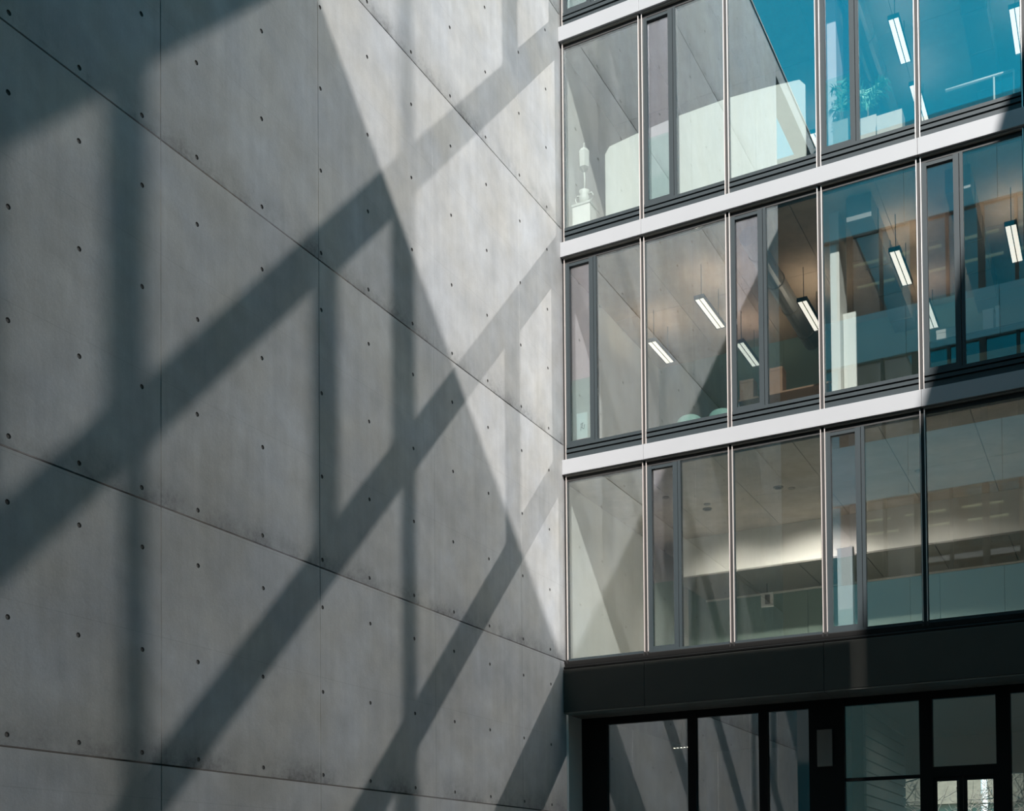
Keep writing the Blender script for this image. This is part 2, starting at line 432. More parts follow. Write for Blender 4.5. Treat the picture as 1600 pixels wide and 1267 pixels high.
# ------------------------------------------------------------------ glass facade: bays
P = 1.3986; X0 = 0.0226; NB = 7
ROWS = {0: 15.746, 1: 12.146, 2: 8.546, 3: 5.25}          # bottom of each storey of glazing
HEAD = {0: 19.104, 1: 15.504, 2: 11.904, 3: 8.304}        # underside of the band above
SP = 0.255                                                # height of the spandrel rails under a pane
def bay(name, kind, spandrel):
    """One glazing bay, local origin at its left mullion axis and its bottom."""
    h = 3.358 if spandrel else 3.054
    e = empty(name, (0, 0, 0), 'bay', 'window', ST)
    b0 = SP if spandrel else 0.035
    z1 = h-0.10
    if spandrel:
        box('spandrel_panel', (0.035, -0.012, 0.0), (P-0.035, 0.05, 0.105), M['dark'], e)
        box('groove', (0.035, 0.012, 0.105), (P-0.035, 0.05, 0.215), M['gap'], e)
        box('middle_rail', (0.035, -0.03, 0.125), (P-0.035, 0.05, 0.175), M['dark'], e)
        box('bottom_rail', (0.035, -0.022, 0.205), (P-0.035, 0.05, 0.255), M['dark'], e)
    else:
        box('bottom_rail', (0.035, -0.022, -0.005), (P-0.035, 0.05, 0.035), M['dark'], e)
    box('head_rail', (0.035, -0.045, h-0.032), (P-0.035, -0.002, h-0.008), M['soffit'], e)
    box('head_recess', (0.035, -0.004, h-0.10), (P-0.035, 0.06, h), M['gap'], e)
    fr0 = 0.035
    if kind == 'vent':
        vf = MB()
        vf.box((0.035, -0.006, b0), (0.105, 0.07, z1)); vf.box((0.46, -0.012, b0), (0.535, 0.07, z1))
        vf.box((0.545, -0.02, b0), (0.59, 0.07, z1))
        vf.box((0.105, 0.0, b0), (0.46, 0.07, b0+0.06)); vf.box((0.105, 0.0, z1-0.05), (0.46, 0.07, z1))
        q = vf.build('vent_frame', M['dark'], e)
        MB().box((0.105, 0.038, b0+0.06), (0.46, 0.052, z1-0.05)).build('vent_pane', M['vent'], q)
        MB().box((0.107, 0.014, b0+0.06), (0.458, 0.022, b0+1.06)).build('guard_sheet', M['guard'], q)
        fr0 = 0.59
    else:
        box('side_stile', (0.030, -0.006, b0), (0.045, 0.05, z1), M['dark'], e); fr0 = 0.045
    box('right_stile', (P-0.045, -0.006, b0), (P-0.030, 0.05, z1), M['dark'], e)
    MB().box((fr0, 0.004, b0), (P-0.045, 0.024, z1)).build('window_pane', M['pane'], e)
    box('mullion_core', (-0.030, -0.004, 0.0), (0.030, 0.06, h), M['gap'], e)
    fz = 0.0 if spandrel else 0.0
    box('mullion_fin', (-0.035, -0.036, fz), (-0.024, 0.0, h-0.02), M['fin'], e)
    box('mullion_fin', (0.024, -0.036, fz), (0.035, 0.0, h-0.02), M['fin'], e)
    if not spandrel:
        box('fin_clip', (-0.042, -0.06, -0.05), (-0.020, 0.0, 0.012), M['gap'], e)
        box('fin_clip', (0.020, -0.06, -0.05), (0.042, 0.0, 0.012), M['gap'], e)
    return e
rown = {0: 'topmost storey', 1: 'upper storey', 2: 'middle storey', 3: 'lowest glazed storey'}
ordn = ['first', 'second', 'third', 'fourth', 'fifth', 'sixth', 'seventh']
protos = {}
wn = 0
for row in (1, 2, 3, 0):
    for k in range(NB):
        kind = 'vent' if (k % 2 == (0 if row in (0, 2) else 1)) else 'fixed'
        key = (kind, row != 3); wn += 1
        if key in protos:
            e = copy_tree(protos[key])
        else:
            e = protos[key] = bay('window_1', kind, row != 3)
        e.name = 'window_%d' % wn
        e.location = (X0+k*P, 0, ROWS[row])
        e['label'] = '%s glazing bay from the concrete wall in the %s, %s' % (
            ordn[k], rown[row], 'a narrow dark-framed vent at its left' if kind == 'vent' else 'one wide fixed pane')
        blocks(e)
# floor bands in white aluminium, in lengths of two bays
bn = 0
for row, z in ((0, 15.504), (1, 11.904), (2, 8.304), (-1, 19.104)):
    bn += 1
    nm = {0: 'top white aluminium floor band in view, above the upper storey', 1: 'white aluminium floor band between the upper and middle storeys',
          2: 'white aluminium floor band between the middle and lowest glazed storeys', -1: 'white aluminium band at the roof edge above the topmost storey'}[row]
    e = empty('trim_%d' % bn, (0, 0, z), nm, 'band', ST)
    edges = [0.0]+[X0+k*P for k in (1, 4, 7)]+[10.1]
    for a, b in zip(edges[:-1], edges[1:]):
        o = MB().box((a+0.0015, -0.08, 0), (b-0.0015, 0.03, 0.242)).build('band_panel', M['alu'], e, bevel=0.004)
    blocks(e)
e = empty('trim_5', (0, 0, 19.346), 'dark parapet above the topmost storey of glazing', 'parapet', ST)
for k in range(7):
    box('parapet_panel', (X0+k*P+.005, 0, 0), (X0+(k+1)*P-.005, 0.3, 4.4), M['dark'], e)
blocks(e)
e = empty('trim_6', (9.9, 0, 0), 'dark end strip where the facade meets the right building', 'trim', ST)
box('end_post', (-0.08, -0.02, 4.4), (0.22, 0.3, 23.7), M['dark'], e); blocks(e)
# black fascia over the ground floor
e = empty('trim_7', (0, 0, 4.40), 'black metal fascia under the lowest glazed storey', 'fascia', ST)
edges = [0.0]+[X0+k*P-0.01 for k in (1, 3, 5)]+[10.1]
for a, b in zip(edges[:-1], edges[1:]):
    box('fascia_panel', (a+.002, -0.11, 0.0), (b-.002, 0.0, 0.70), M['fascia'], e, 0.008)
    box('soffit_panel', (a+.004, -0.10, -0.02), (b-.004, 0.26, 0.0), M['soffit'], e)
    box('soffit_panel', (a+.004, 0.275, -0.02), (b-.004, 0.62, 0.0), M['soffit'], e)
box('sill_cap', (0.0, -0.10, 0.70), (10.1, 0.0, 0.755), M['black'], e, 0.02)
box('sill_bar', (0.0, -0.055, 0.755), (10.1, 0.03, 0.845), M['black'], e, 0.012)  # black sill bar between the cap and the lowest panes
blocks(e)

# ------------------------------------------------------------------ interior shells
def room(n, zf, zc, yb, wallmat, ceilmat, label):
    e = empty('ceiling_%d' % n, (0, 0, 0), label, 'room', ST)
    return e
wi = empty('wall_inner_left', (0, 0, 0), 'pale inner side of the concrete wall behind the glass, with a sunlit triangle', 'wall', ST)
box('inner_wall', (-0.2, 0.08, 0), (0.0, 7.0, 19.0), M['wpaint'], wi)
for n, zc, lab in ((1, 15.40, 'concrete ceiling slab over the upper storey with pendant lamps below'),
                   (2, 11.80, 'warm concrete ceiling slab over the middle storey'),
                   (3, 8.20, 'panelled concrete ceiling over the lowest glazed storey'),
                   (4, 4.45, 'dark ceiling over the ground floor hall'),
                   (5, 19.0, 'ceiling slab over the topmost storey')):
    e = empty('ceiling_%d' % n, (0, 0, zc), lab, 'ceiling', ST)
    th = 0.56 if n != 4 else 0.70
    w = (9.98-0.02)/8
    box('slab_core', (0.0, 0.09, 0.05), (9.98, 7.0, th-0.02), M['core'], e)
    box('floor_finish', (0.0, 0.09, th-0.02), (9.98, 7.0, th), M['pale_floor'] if n in (3, 4) else M['carpet'], e)
    for k in range(8):
        for a, b in ((0.09, 2.2), (2.2, 4.6), (4.6, 7.0)):
            box('ceiling_panel', (0.01+k*w+.004, a+.004, 0.0), (0.01+(k+1)*w-.004, b-.004, 0.05), {4: M['soffit'], 1: M['ceil2'], 2: M['ceil3']}.get(n, M['ceil']), e)
for n, z0, z1, mat, lab in ((1, 12.36, 15.40, M['inwall2'], 'back wall of the upper storey rooms'),
                            (2, 8.76, 11.80, M['green'], 'sage green back wall of the middle storey'),
                            (3, 5.15, 8.20, M['green'], 'dim back wall of the lowest glazed storey'),
                            (5, 15.96, 19.0, M['inwall'], 'back wall of the topmost storey')):
    yb = {1: 5.6, 2: 4.4, 3: 6.0, 5: 6}[n]
    e = empty('wall_inner_back_%d' % n, (0, 0, z0), lab, 'wall', ST)
    for k in range(4):
        box('wall_panel', (k*2.495+.004, yb, 0), ((k+1)*2.495-.004, yb+0.12, z1-z0), mat, e)
e = tag(box('wall_inner_right', (9.98, 0.09, 0), (10.1, 7, 19), M['inwall']), 'inner end wall of the rooms at the right', 'wall', ST)
# white bulkhead and tiled soffit, lowest glazed storey
e = empty('trim_8', (0, 4.0, 7.46), 'white bulkhead and tiled soffit at the back of the lowest glazed storey', 'bulkhead', ST)
box('bulkhead_face', (0.42, 0.0, 0.0), (9.98, 0.10, 0.74), M['wpaint'], e)
box('bulkhead_edge', (0.40, -0.01, -0.01), (9.98, 0.10, 0.02), M['tile'], e)
for k in range(8):
    box('soffit_tile', (0.42+k*1.19+.006, 0.1, 0.0), (0.42+(k+1)*1.19-.006, 1.9, 0.05), M['tile'], e)
box('soffit_edge', (0.42, 1.9, -0.03), (9.98, 1.96, 0.05), M['wscreen'], e)

# ------------------------------------------------------------------ ground floor
GZ = 4.38
gx = [(0.12, 0.45), (1.86, 2.0), (3.02, 3.16), (3.80, 4.33), (5.41, 5.59), (6.45, 6.64), (8.1, 8.25), (9.7, 10.1)]
e = empty('trim_9', (0, 0.62, 0), 'black steel posts and head rail of the recessed ground floor glazing', 'frame', ST)
for a, b in gx:
    box('post', (a, -0.02, 0), (b, 0.12, GZ), M['black'], e)
box('head_rail', (0.0, -0.01, 4.26), (10.1, 0.10, GZ), M['black'], e)
box('corner_return', (0.0, -0.02, 0), (0.12, 0.12, GZ), M['black'], e)
names = ['first', 'second', 'third', 'fourth', 'door', 'sixth', 'seventh']
for k in range(len(gx)-1):
    a = gx[k][1]; b = gx[k+1][0]
    if k == 4: continue
    wn += 1
    e = empty('window_%d' % wn, (0, 0.62, 0), '%s tall pane from the concrete wall in the dark ground floor glazing' % names[k], 'window', ST)
    MB().box((a, 0.03, 0.1), (b, 0.05, 4.26)).build('window_pane', M['ground'], e)
    box('bottom_rail', (a, -0.01, 0), (b, 0.10, 0.1), M['black'], e)
    if k == 3:
        box('transom', (a, -0.005, 3.12), (b, 0.09, 3.17), M['black'], e)
e = empty('door_1', (5.59, 0.62, 0), 'glazed double door with a dark transom, daylight showing through it', 'door', ST)
box('transom', (0, -0.02, 3.12), (0.86, 0.12, 3.27), M['black'], e)
MB().box((0, 0.03, 3.27), (0.86, 0.05, 4.26)).build('top_pane', M['ground'], e)
for a, b in ((0.0, 0.405), (0.41, 0.86)):
    q = MB(); q.box((a, 0, 0.02), (a+0.05, 0.06, 3.12)); q.box((b-0.05, 0, 0.02), (b, 0.06, 3.12))
    q.box((a+.05, 0, 0.02), (b-.05, 0.06, 0.2)); q.box((a+.05, 0, 3.06), (b-.05, 0.06, 3.12))
    lf = q.build('door_leaf', M['black'], e)
    MB().box((a+.05, 0.02, 0.2), (b-.05, 0.04, 3.06)).build('door_pane', M['clear'], lf)
box('push_bar', (0.36, -0.05, 1.0), (0.46, -0.03, 1.3), M['fin'], e)
tag(MB().box((3.93, 0.565, 3.36), (4.16, 0.60, 3.92)).build('notice_panel', M['tile'], bevel=0.006),
    'blank dark grey notice panel on the wide black post of the ground floor', 'panel')
# slatted wall in the hall
e = empty('wall_slatted', (0, 0, 0), 'grey wall of horizontal boards inside the ground floor hall', 'wall', ST)
box('backing', (4.30, 1.25, 0), (4.48, 4.75, 4.42), M['core'], e)
nb = 24
for k in range(nb):
    z = 0.02+k*4.4/nb
    box('board', (4.48, 1.25, z+.012), (4.515, 4.75, z+4.4/nb-.012), M['slat'], e)
e = empty('wall_hall_back', (0, 7.0, 0), 'back wall of the ground floor hall with glazed openings to the street', 'wall', ST)
box('wall_part', (0.0, 0, 0), (3.9, 0.2, 4.47), M['inwall'], e)
box('wall_part', (7.6, 0, 0), (9.98, 0.2, 4.47), M['inwall'], e)
box('wall_part', (3.9, 0, 3.68), (7.6, 0.2, 4.47), M['inwall'], e)
for a in (3.9, 5.1, 6.3, 7.5):
    box('post', (a, 0.02, 0), (a+0.1, 0.14, 3.68), M['black'], e)
tag(box('floor_hall', (0, 0.6, -0.3), (9.98, 7.0, 0.0), M['carpet']), 'dark floor of the ground floor hall', 'floor', ST)
e = empty('hanging_light', (1.3, 1.9, 3.95), 'small row of spotlights glowing in the dark ground floor corner', 'lamp')
box('housing', (-0.16, -0.03, 0.0), (0.16, 0.03, 0.05), M['gap'], e)
for k in range(5):
    box('bulb', (-0.14+k*.06, -0.032, -0.008), (-0.115+k*.06, -0.02, 0.004), M['spot'], e)
box('drop_rod', (-0.008, -0.008, 0.05), (0.008, 0.008, 0.5), M['gap'], e)

for x, y, en, lab in ((5.7, 2.2, 55, 'downlight added in the hall ceiling to brighten the grey boards'),
                      (6.4, 4.8, 45, 'downlight added deep in the hall ceiling for more light near the street windows')):
    e = empty('downlight', (x, y, 4.45), lab, 'lamp', None, 'downlights added to brighten the hall')  # lamps added because the hall is too dim without them
    MB().lathe([(0.04, -0.01), (0.055, -0.012), (0.06, 0.0)], seg=16).build('rim', M['tile'], e)
    l = bpy.data.lights.new('downlight_beam', 'SPOT'); l.energy = en; l.color = (1, 0.94, 0.86); l.shadow_soft_size = 0.02
    l.spot_size = R(160); l.spot_blend = 1.0
    q = bpy.data.objects.new('downlight_beam', l); C.objects.link(q); q.parent = e; q.location = (0, 0, -0.05)

# ------------------------------------------------------------------ beyond the hall: street side
tag(box('ground_street', (-60, 7.2, -0.4), (70, 120, -0.02), M['paving']), 'street ground beyond the hall windows', 'ground', ST)
e = empty('house', (4, 54, 0), 'sunlit beige house seen through the glazed door', 'house')
box('wall', (-16, 0, 0), (16, 8, 6.2), M['beige'], e)
rf = MB().prism([(-0.5, 6.1), (8.5, 6.1), (4.0, 10.6)], -16.5, 16.5, 'x').build('roof', M['roof'], e)
for k in range(6):
    w_ = box('window_frame', (-13.5+k*4.6, -0.06, 2.2), (-12.0+k*4.6, 0.0, 4.3), M['wpaint'], e)
    box('pane', (-13.38+k*4.6, -0.08, 2.32), (-12.12+k*4.6, -0.06, 4.18), M['tile'], w_)
e = empty('white_post', (1.25, 48, 0), 'white post standing in front of the beige house', 'post')  # plain white post without a lamp
MB().lathe([(0.22, 0), (0.22, 0.4), (0.17, 0.5), (0.16, 9.0), (0.20, 9.1)], seg=14).build('shaft', M['paper'], e, smooth=False)
box('cap', (-0.3, -0.3, 9.1), (0.3, 0.3, 9.25), M['paper'], e)
def bare_tree(loc, seed, label):
    e = empty('bare_tree', loc, label, 'tree', None, 'bare trees in front of the beige house')
    rnd = random.Random(seed)
    q = MB(); q.tube([(0, 0, 0), (0.1, 0, 1.5), (0.0, 0.1, 3.2)], [0.24, 0.19, 0.14], 7); q.build('trunk', M['bark'], e)
    b = MB()
    def grow(p, d, ln, rad, dep):
        p2 = p+d*ln*0.5+Vector((rnd.uniform(-.1, .1), 0, rnd.uniform(-.05, .1)))*ln; p3 = p2+(d+Vector((0, 0, .15))).normalized()*ln*0.5
        b.tube([p, p2, p3], [rad, rad*.75, rad*.5], 4 if dep else 3, cap=False)
        if dep:
            for _ in range(4):
                a = Vector((rnd.gauss(0, 1), rnd.gauss(0, 1), rnd.gauss(0.2, .7))).normalized()
                grow(p2 if rnd.random() < .4 else p3, (d*.6+a).normalized(), ln*.62, rad*.55, dep-1)
    for _ in range(6):
        a = Vector((rnd.gauss(0, 1), rnd.gauss(0, 1), rnd.gauss(.7, .4))).normalized()
        grow(Vector((0, 0, 2.6+rnd.random()*.6)), a, 2.6, 0.09, 3)
    b.build('branches', M['bark'], e)
for k, (x, y) in enumerate(((-0.5, 24), (3.2, 33), (3.4, 42))):
    bare_tree((x, y, 0), k+3, 'bare tree seen through the hall, %s' % ('nearest the glass', 'middle one of three', 'closest to the house')[k])

# ------------------------------------------------------------------ columns
def column(z0, z1, lab):
    e = empty('white_column', (4.30, 0.72, z0), lab, 'column')
    box('shaft', (-0.08, -0.12, 0), (0.06, 0.40, z1-z0), M['wpaint'], e, 0.008)
    box('base_strip', (-0.085, -0.125, 0), (0.065, 0.405, 0.08), M['duct'], e)
column(12.36, 15.40, 'slim white sunlit column behind the fourth bay of the upper storey')
column(8.76, 11.80, 'slim white sunlit column behind the fourth bay of the middle storey')
o = box('low_partition', (4.26, 0.62, 5.16), (4.50, 0.70, 6.66), M['wpaint'], None, 0.006)
tag(o, 'white sunlit waist-high partition behind the vent of the fourth bay, lowest glazed storey', 'partition')
o = box('low_partition', (4.37, 0.76, 8.77), (4.56, 0.82, 10.28), M['wpaint'], None, 0.006)
tag(o, 'narrow white partition beside the column of the middle storey', 'partition')

# ------------------------------------------------------------------ pendant lamps
def pendant(x, y, z, ln, zc, lab, grp, up):
    e = empty('pendant_lamp', (x, y, z), lab, 'lamp', None, grp)
    w = 0.085
    q = MB(); q.prism([(-w, 0.0), (-w+.012, 0.0), (-w+.012, .055), (w-.012, .055), (w-.012, 0.0), (w, 0.0), (w, .068), (-w, .068)], 0, ln, 'y')
    q.box((-w, -.012, 0), (w, 0, .068)); q.box((-w, ln, 0), (w, ln+.012, .068))
    q.build('housing', M['gap'], e)
    box('diffuser', (-w+.012, 0, .012), (w-.012, ln, .05), M['tube'], e)
    box('louvre', (-.006, 0, .006), (.006, ln, .012), M['soffit'], e)
    box('added_uplight', (-w+.02, .02, .068), (w-.02, ln-.02, .072), M[up], e)  # upward glow added out of sight to light the ceiling
    for yy in (0.12, ln-0.12):
        MB().tube([(0, yy, 0.072), (0, yy, zc-z)], 0.006, 6).build('drop_rod', M['gap'], e)
g2 = 'pendant lamps of the middle storey'; g1 = 'pendant lamps of the upper storey'
for x, y, ln, lab in (
    (0.78, 2.0, 0.95, 'lit pendant lamp lowest left in the second bay of the middle storey'),
    (2.02, 0.95, 1.15, 'lit pendant lamp high in the second bay of the middle storey against the mullion'),
    (2.13, 2.8, 1.05, 'lit pendant lamp seen through the vent of the third bay of the middle storey'),
    (3.48, 1.85, 1.15, 'lit pendant lamp at the right edge of the third bay of the middle storey'),
    (5.10, 1.0, 1.15, 'lit pendant lamp high in the fourth bay of the middle storey, under its drop rod'),
    (5.25, 2.9, 1.0, 'lit pendant lamp half hidden by the mullion before the fifth middle bay'),
    (6.72, 1.1, 1.15, 'lit pendant lamp at the far right of the middle storey')):
    pendant(x, y, 11.17, ln, 11.8, lab, g2, 'up')
for x, y, ln, lab in (
    (5.13, 1.05, 1.1, 'lit pendant lamp in the fourth bay of the upper storey, above the palms'),
    (5.16, 2.75, 1.1, 'lit pendant lamp low behind the mullion between the fourth and fifth upper bays'),
    (6.78, 1.7, 1.1, 'lit pendant lamp at the top right corner of the upper storey'),
    (3.4, 3.2, 1.1, 'pendant lamp deep behind the third bay of the upper storey')):
    pendant(x, y, 14.78, ln, 15.4, lab, g1, 'up1')

# ceiling ducts and beams
def duct(x, z, r_, lab, sq=False):
    e = empty('ceiling_duct', (x, 0.3, z), lab, 'duct')
    q = MB()
    if sq: q.box((-r_, 0, -r_), (r_, 4.0, r_))
    else: q.tube([(0, 0, 0), (0, 4.05, 0)], r_, 16)
    q.build('pipe', M['duct'], e)
    for k in range(4):
        q = MB()
        if sq: q.box((-r_-.01, 0.5+k, -r_-.01), (r_+.01, 0.54+k, r_+.01))
        else: q.tube([(0, 0.5+k, 0), (0, 0.55+k, 0)], r_+.012, 16)
        q.build('collar', M['tile'], e)
duct(3.05, 11.62, 0.15, 'round grey duct under the ceiling behind the third bay of the middle storey')
duct(4.72, 11.60, 0.18, 'square grey duct under the ceiling behind the fourth bay of the middle storey', True)
duct(6.10, 11.62, 0.17, 'square grey duct under the ceiling behind the fifth bay of the middle storey', True)
duct(4.55, 15.22, 0.16, 'round grey duct under the ceiling behind the fourth bay of the upper storey')
duct(6.2, 15.2, 0.18, 'square grey duct under the ceiling behind the fifth bay of the upper storey', True)
# dark round recessed downlights, without beams, on the lowest ceiling
for x, y, lab in ((1.62, 2.45, 'dark round ceiling speaker seen through the vent of the lowest storey'),
                  (3.02, 1.95, 'dark round ceiling speaker seen through the third bay of the lowest storey')):
    e = empty('ceiling_speaker', (x, y, 8.2), lab, 'speaker')
    MB().lathe([(0.075, -0.018), (0.08, -0.012), (0.085, 0.0)], seg=18).build('rim', M['tile'], e)
    MB().lathe([(0.05, -0.024), (0.055, -0.018)], seg=18).build('grille', M['gap'], e)
# recessed downlights in the lowest ceiling, the first pair washing the white bulkhead, the rest added for brightness
for x, y, en, tilt, lab in ((3.2, 2.1, 640, 40, 'lit recessed downlight near the white bulkhead, third bay of the lowest storey'),
                       (1.7, 2.2, 260, 40, 'recessed downlight before the bulkhead, second bay of the lowest storey'),
                       (5.2, 2.3, 230, 15, 'downlight added for light over the fourth bay of the lowest storey'),
                       (1.2, 1.5, 45, 5, 'downlight added for light over the first bays of the lowest storey'),
                       (8.0, 2.4, 150, 10, 'downlight added for light over the sixth bay of the lowest storey')):
    e = empty('downlight', (x, y, 8.2), lab, 'lamp', None, 'recessed downlights of the lowest storey')
    MB().lathe([(0.04, -0.01), (0.055, -0.012), (0.06, 0.0)], seg=16).build('rim', M['tile'], e)
    l = bpy.data.lights.new('downlight_beam', 'SPOT'); l.energy = en; l.color = (1, 0.92, 0.82); l.shadow_soft_size = 0.02
    l.spot_size = R(98 if tilt > 30 else 140); l.spot_blend = 1.0
    q = bpy.data.objects.new('downlight_beam', l); C.objects.link(q); q.parent = e; q.location = (0, 0, -0.05); q.rotation_euler = (R(tilt), 0, 0)
e = empty('hanging_sign', (1.90, 5.2, 7.0), 'small blank framed sign hanging below the tiled soffit of the lowest storey', 'sign')
box('plate', (-0.12, -0.015, 0), (0.12, 0.015, 0.28), M['wscreen'], e)
box('inset', (-0.04, -0.02, 0.05), (0.06, -0.015, 0.24), M['tile'], e)
box('hanger', (-0.006, -0.006, 0.28), (0.006, 0.006, 0.48), M['gap'], e)

# ------------------------------------------------------------------ upper storey furniture
# curved white screen
pts = [(0.55, .55), (1.23, .43), (1.92, .35), (2.74, .32), (3.36, .37), (3.92, .45)]
def bez(x):
    for (a, b), (c, d) in zip(pts[:-1], pts[1:]):
        if a <= x <= c: return b+(d-b)*(x-a)/(c-a)
    return pts[-1][1]
e = empty('curved_screen', (0, 0, 12.37), 'long white curved desk screen with rounded corners, sunlit behind the upper storey glass', 'screen')
q = MB(); n = 40; Hs = 1.53; rc = 0.10
for i in range(n+1):
    x = 0.55+i*(3.92-0.55)/n; y = bez(x)
    dx = min(x-0.55, 3.92-x)
    top = Hs if dx >= rc else Hs-rc+math.sqrt(max(0, rc*rc-(rc-dx)**2))
    q.v += [(x, y, 0), (x, y, top), (x, y+.03, 0), (x, y+.03, top)]
for i in range(n):
    a = 4*i; b = a+4
    q.f += [(a, b, b+1, a+1), (a+2, a+3, b+3, b+2), (a+1, b+1, b+3, a+3), (a, a+2, b+2, b)]
q.f += [(0, 1, 3, 2), (4*n, 4*n+2, 4*n+3, 4*n+1)]; q.mi = [0]*len(q.f)
q.build('screen_sheet', M['wscreen'], e)
for x in (0.7, 2.1, 3.7):
    box('screen_foot', (x-.15, bez(x)-.03, 0.06), (x+.15, bez(x)+.16, 0.09), M['duct'], e)
# white pedestal and stemmed vase
e = empty('pedestal', (0.25, 0.36, 12.36), 'white box pedestal between the concrete wall and the curved screen', 'pedestal')
box('plinth', (-0.16, -0.14, 0), (0.16, 0.14, 0.50), M['wpaint'], e, 0.006)
box('plinth_top', (-0.17, -0.15, 0.50), (0.17, 0.15, 0.54), M['wscreen'], e, 0.004)
e = empty('white_vase', (0.25, 0.36, 12.90), 'white handled vase holding a tall white faceted ornament, on the pedestal', 'vase')
MB().lathe([(0.05, 0), (0.085, 0.06), (0.09, 0.14), (0.07, 0.20), (0.09, 0.26)], seg=18).build('body', M['wscreen'], e, smooth=True)
for s in (-1, 1):
    MB().tube([(s*.085, 0, .08), (s*.15, 0, .10), (s*.165, 0, .16), (s*.13, 0, .21), (s*.075, 0, .20)], 0.012, 8).build('handle', M['wscreen'], e, smooth=True)
MB().tube([(0, 0, .2), (0.01, 0, .45), (0.0, 0, .62)], 0.014, 8).build('stem', M['wscreen'], e, smooth=True)
MB().lathe([(0.02, 0.58), (0.085, 0.66), (0.095, 0.92), (0.05, 0.98)], seg=6).build('faceted_head', M['wscreen'], e)
MB().tube([(0, 0, .95), (0, 0, 1.08)], 0.008, 6).build('tip', M['wscreen'], e)
# planters and palms
def planter(x0, x1, y, h, lab):
    e = empty('planter_box', ((x0+x1)/2, y, 12.36), lab, 'planter', None, 'planters of the upper storey')
    w = (x1-x0)/2
    q = MB(); q.box((-w, -.13, 0), (w, -.11, h)); q.box((-w, .11, 0), (w, .13, h)); q.box((-w, -.11, 0), (-w+.02, .11, h)); q.box((w-.02, -.11, 0), (w, .11, h)); q.box((-w, -.11, 0), (w, .11, .02))
    q.build('box', M['box'], e)
    box('soil', (-w+.02, -.11, h-.06), (w-.02, .11, h-.03), M['stem'], e)
    return e
planter(4.36, 4.62, 0.42, 0.62, 'beige planter box inside the vent of the fourth bay, upper storey')
planter(4.68, 4.98, 0.50, 0.60, 'tall beige planter box just right of the vent in the fourth bay, upper storey')
planter(5.0, 5.36, 0.40, 0.50, 'long low beige planter box left of the mullion in the fourth bay, upper storey')
def palm(x, y, z, h, nfr, seed, lab, spread):
    e = empty('potted_palm', (x, y, z), lab, 'plant', None, 'palms of the upper storey')
    rnd = random.Random(seed)
    MB().tube([(0, 0, 0), (0.01, 0, .12), (0, 0, h*.35)], [.018, .015, .01], 7).build('stem', M['stem'], e)
    for k in range(nfr):
        a = rnd.uniform(0, 2*math.pi); el = rnd.uniform(.3, 1.0)
        q = MB(); L = spread*rnd.uniform(.75, 1.1); mid = []
        for i in range(7):
            t_ = i/6
            mid.append(Vector((math.cos(a)*L*t_, math.sin(a)*L*t_*.6, h*.25+h*el*math.sin(t_*1.9)*.72)))
        q.tube(mid, [.006, .005, .005, .004, .003, .003, .002], 4)
        for i in range(1, 7):
            for s in (-1, 1):
                d = (mid[i]-mid[i-1]).normalized(); sd = d.cross(Vector((0, 0, 1))).normalized()*s
                p = mid[i]; ll = .17*(1-.5*i/7)
                tip = p+(sd*.8+d*.7+Vector((0, 0, -.35))).normalized()*ll
                wv = d*.013; n_ = len(q.v)
                q.v += [tuple(p-wv), tuple(p+wv), tuple((p+tip)/2+wv*1.2+Vector((0, 0, .012))), tuple(tip), tuple((p+tip)/2-wv*1.2+Vector((0, 0, .012)))]
                q.f += [(n_, n_+1, n_+2, n_+3, n_+4)]; q.mi += [0]
        q.build('frond', M['leaf'], e)
palm(4.46, 0.42, 12.96, 0.75, 10, 3, 'narrow palm behind the vent glass of the fourth bay, upper storey', .12)
palm(4.83, 0.50, 12.965, 0.62, 18, 5, 'feathery spreading palm right of the vent in the fourth bay, upper storey', .29)
# handrail and chair
e = empty('stair_railing', (6.35, 1.0, 12.36), 'white stair railing behind the fifth bay of the upper storey', 'railing')
MB().tube([(-0.48, 0, 1.03), (0.46, 0, 1.03)], 0.022, 10).build('handrail', M['wscreen'], e, smooth=True)
for x in (0.19,):
    MB().tube([(x, 0, 0), (x, 0, 1.02)], 0.014, 8).build('baluster', M['wscreen'], e)
for x in (0.46,):
    MB().tube([(x, 0, 0), (x, 0, 1.03)], 0.014, 8).build('baluster', M['wscreen'], e)
MB().box((0.22, .01, 0.25), (0.44, .02, 0.95)).build('glass_infill', M['guard'], e)
def chair(x, y, z, rz, mat, lab, grp):
    e = empty('shell_chair', (x, y, z), lab, 'chair', None, grp); e.rotation_euler = (0, 0, rz)
    q = MB(); n = 10
    for i in range(n+1):
        t_ = -1+2*i/n
        cx = 0.23*math.sin(t_*1.25)/math.sin(1.25); cy = 0.08*(1-math.cos(t_*1.25))*2
        top = 0.84-0.10*abs(t_)**2.5
        q.v += [(cx, -cy, .46), (cx*1.02, -cy+.07, top), (cx, -cy+.02, .46), (cx*1.02, -cy+.09, top)]
    for i in range(n):
        a = 4*i; b = a+4
        q.f += [(a, b, b+1, a+1), (a+2, a+3, b+3, b+2), (a+1, b+1, b+3, a+3), (a, a+2, b+2, b)]
    q.f += [(0, 1, 3, 2), (4*n, 4*n+2, 4*n+3, 4*n+1)]; q.mi = [0]*len(q.f)
    q.build('backrest', mat, e, smooth=True)
    MB().prism([(-.22, -.42), (.22, -.42), (.23, -.1), (.16, .02), (-.16, .02), (-.23, -.1)], .43, .46, 'z').build('seat', mat, e)
    for sx_ in (-1, 1):
        for sy in (-.38, -.04):
            MB().tube([(sx_*.17, sy, .43), (sx_*.20, sy, 0)], .011, 7).build('leg', M['duct'], e)
chair(5.62, 1.62, 12.365, R(20), M['chairw'], 'white shell chair low behind the fifth bay of the upper storey', 'shell chairs')
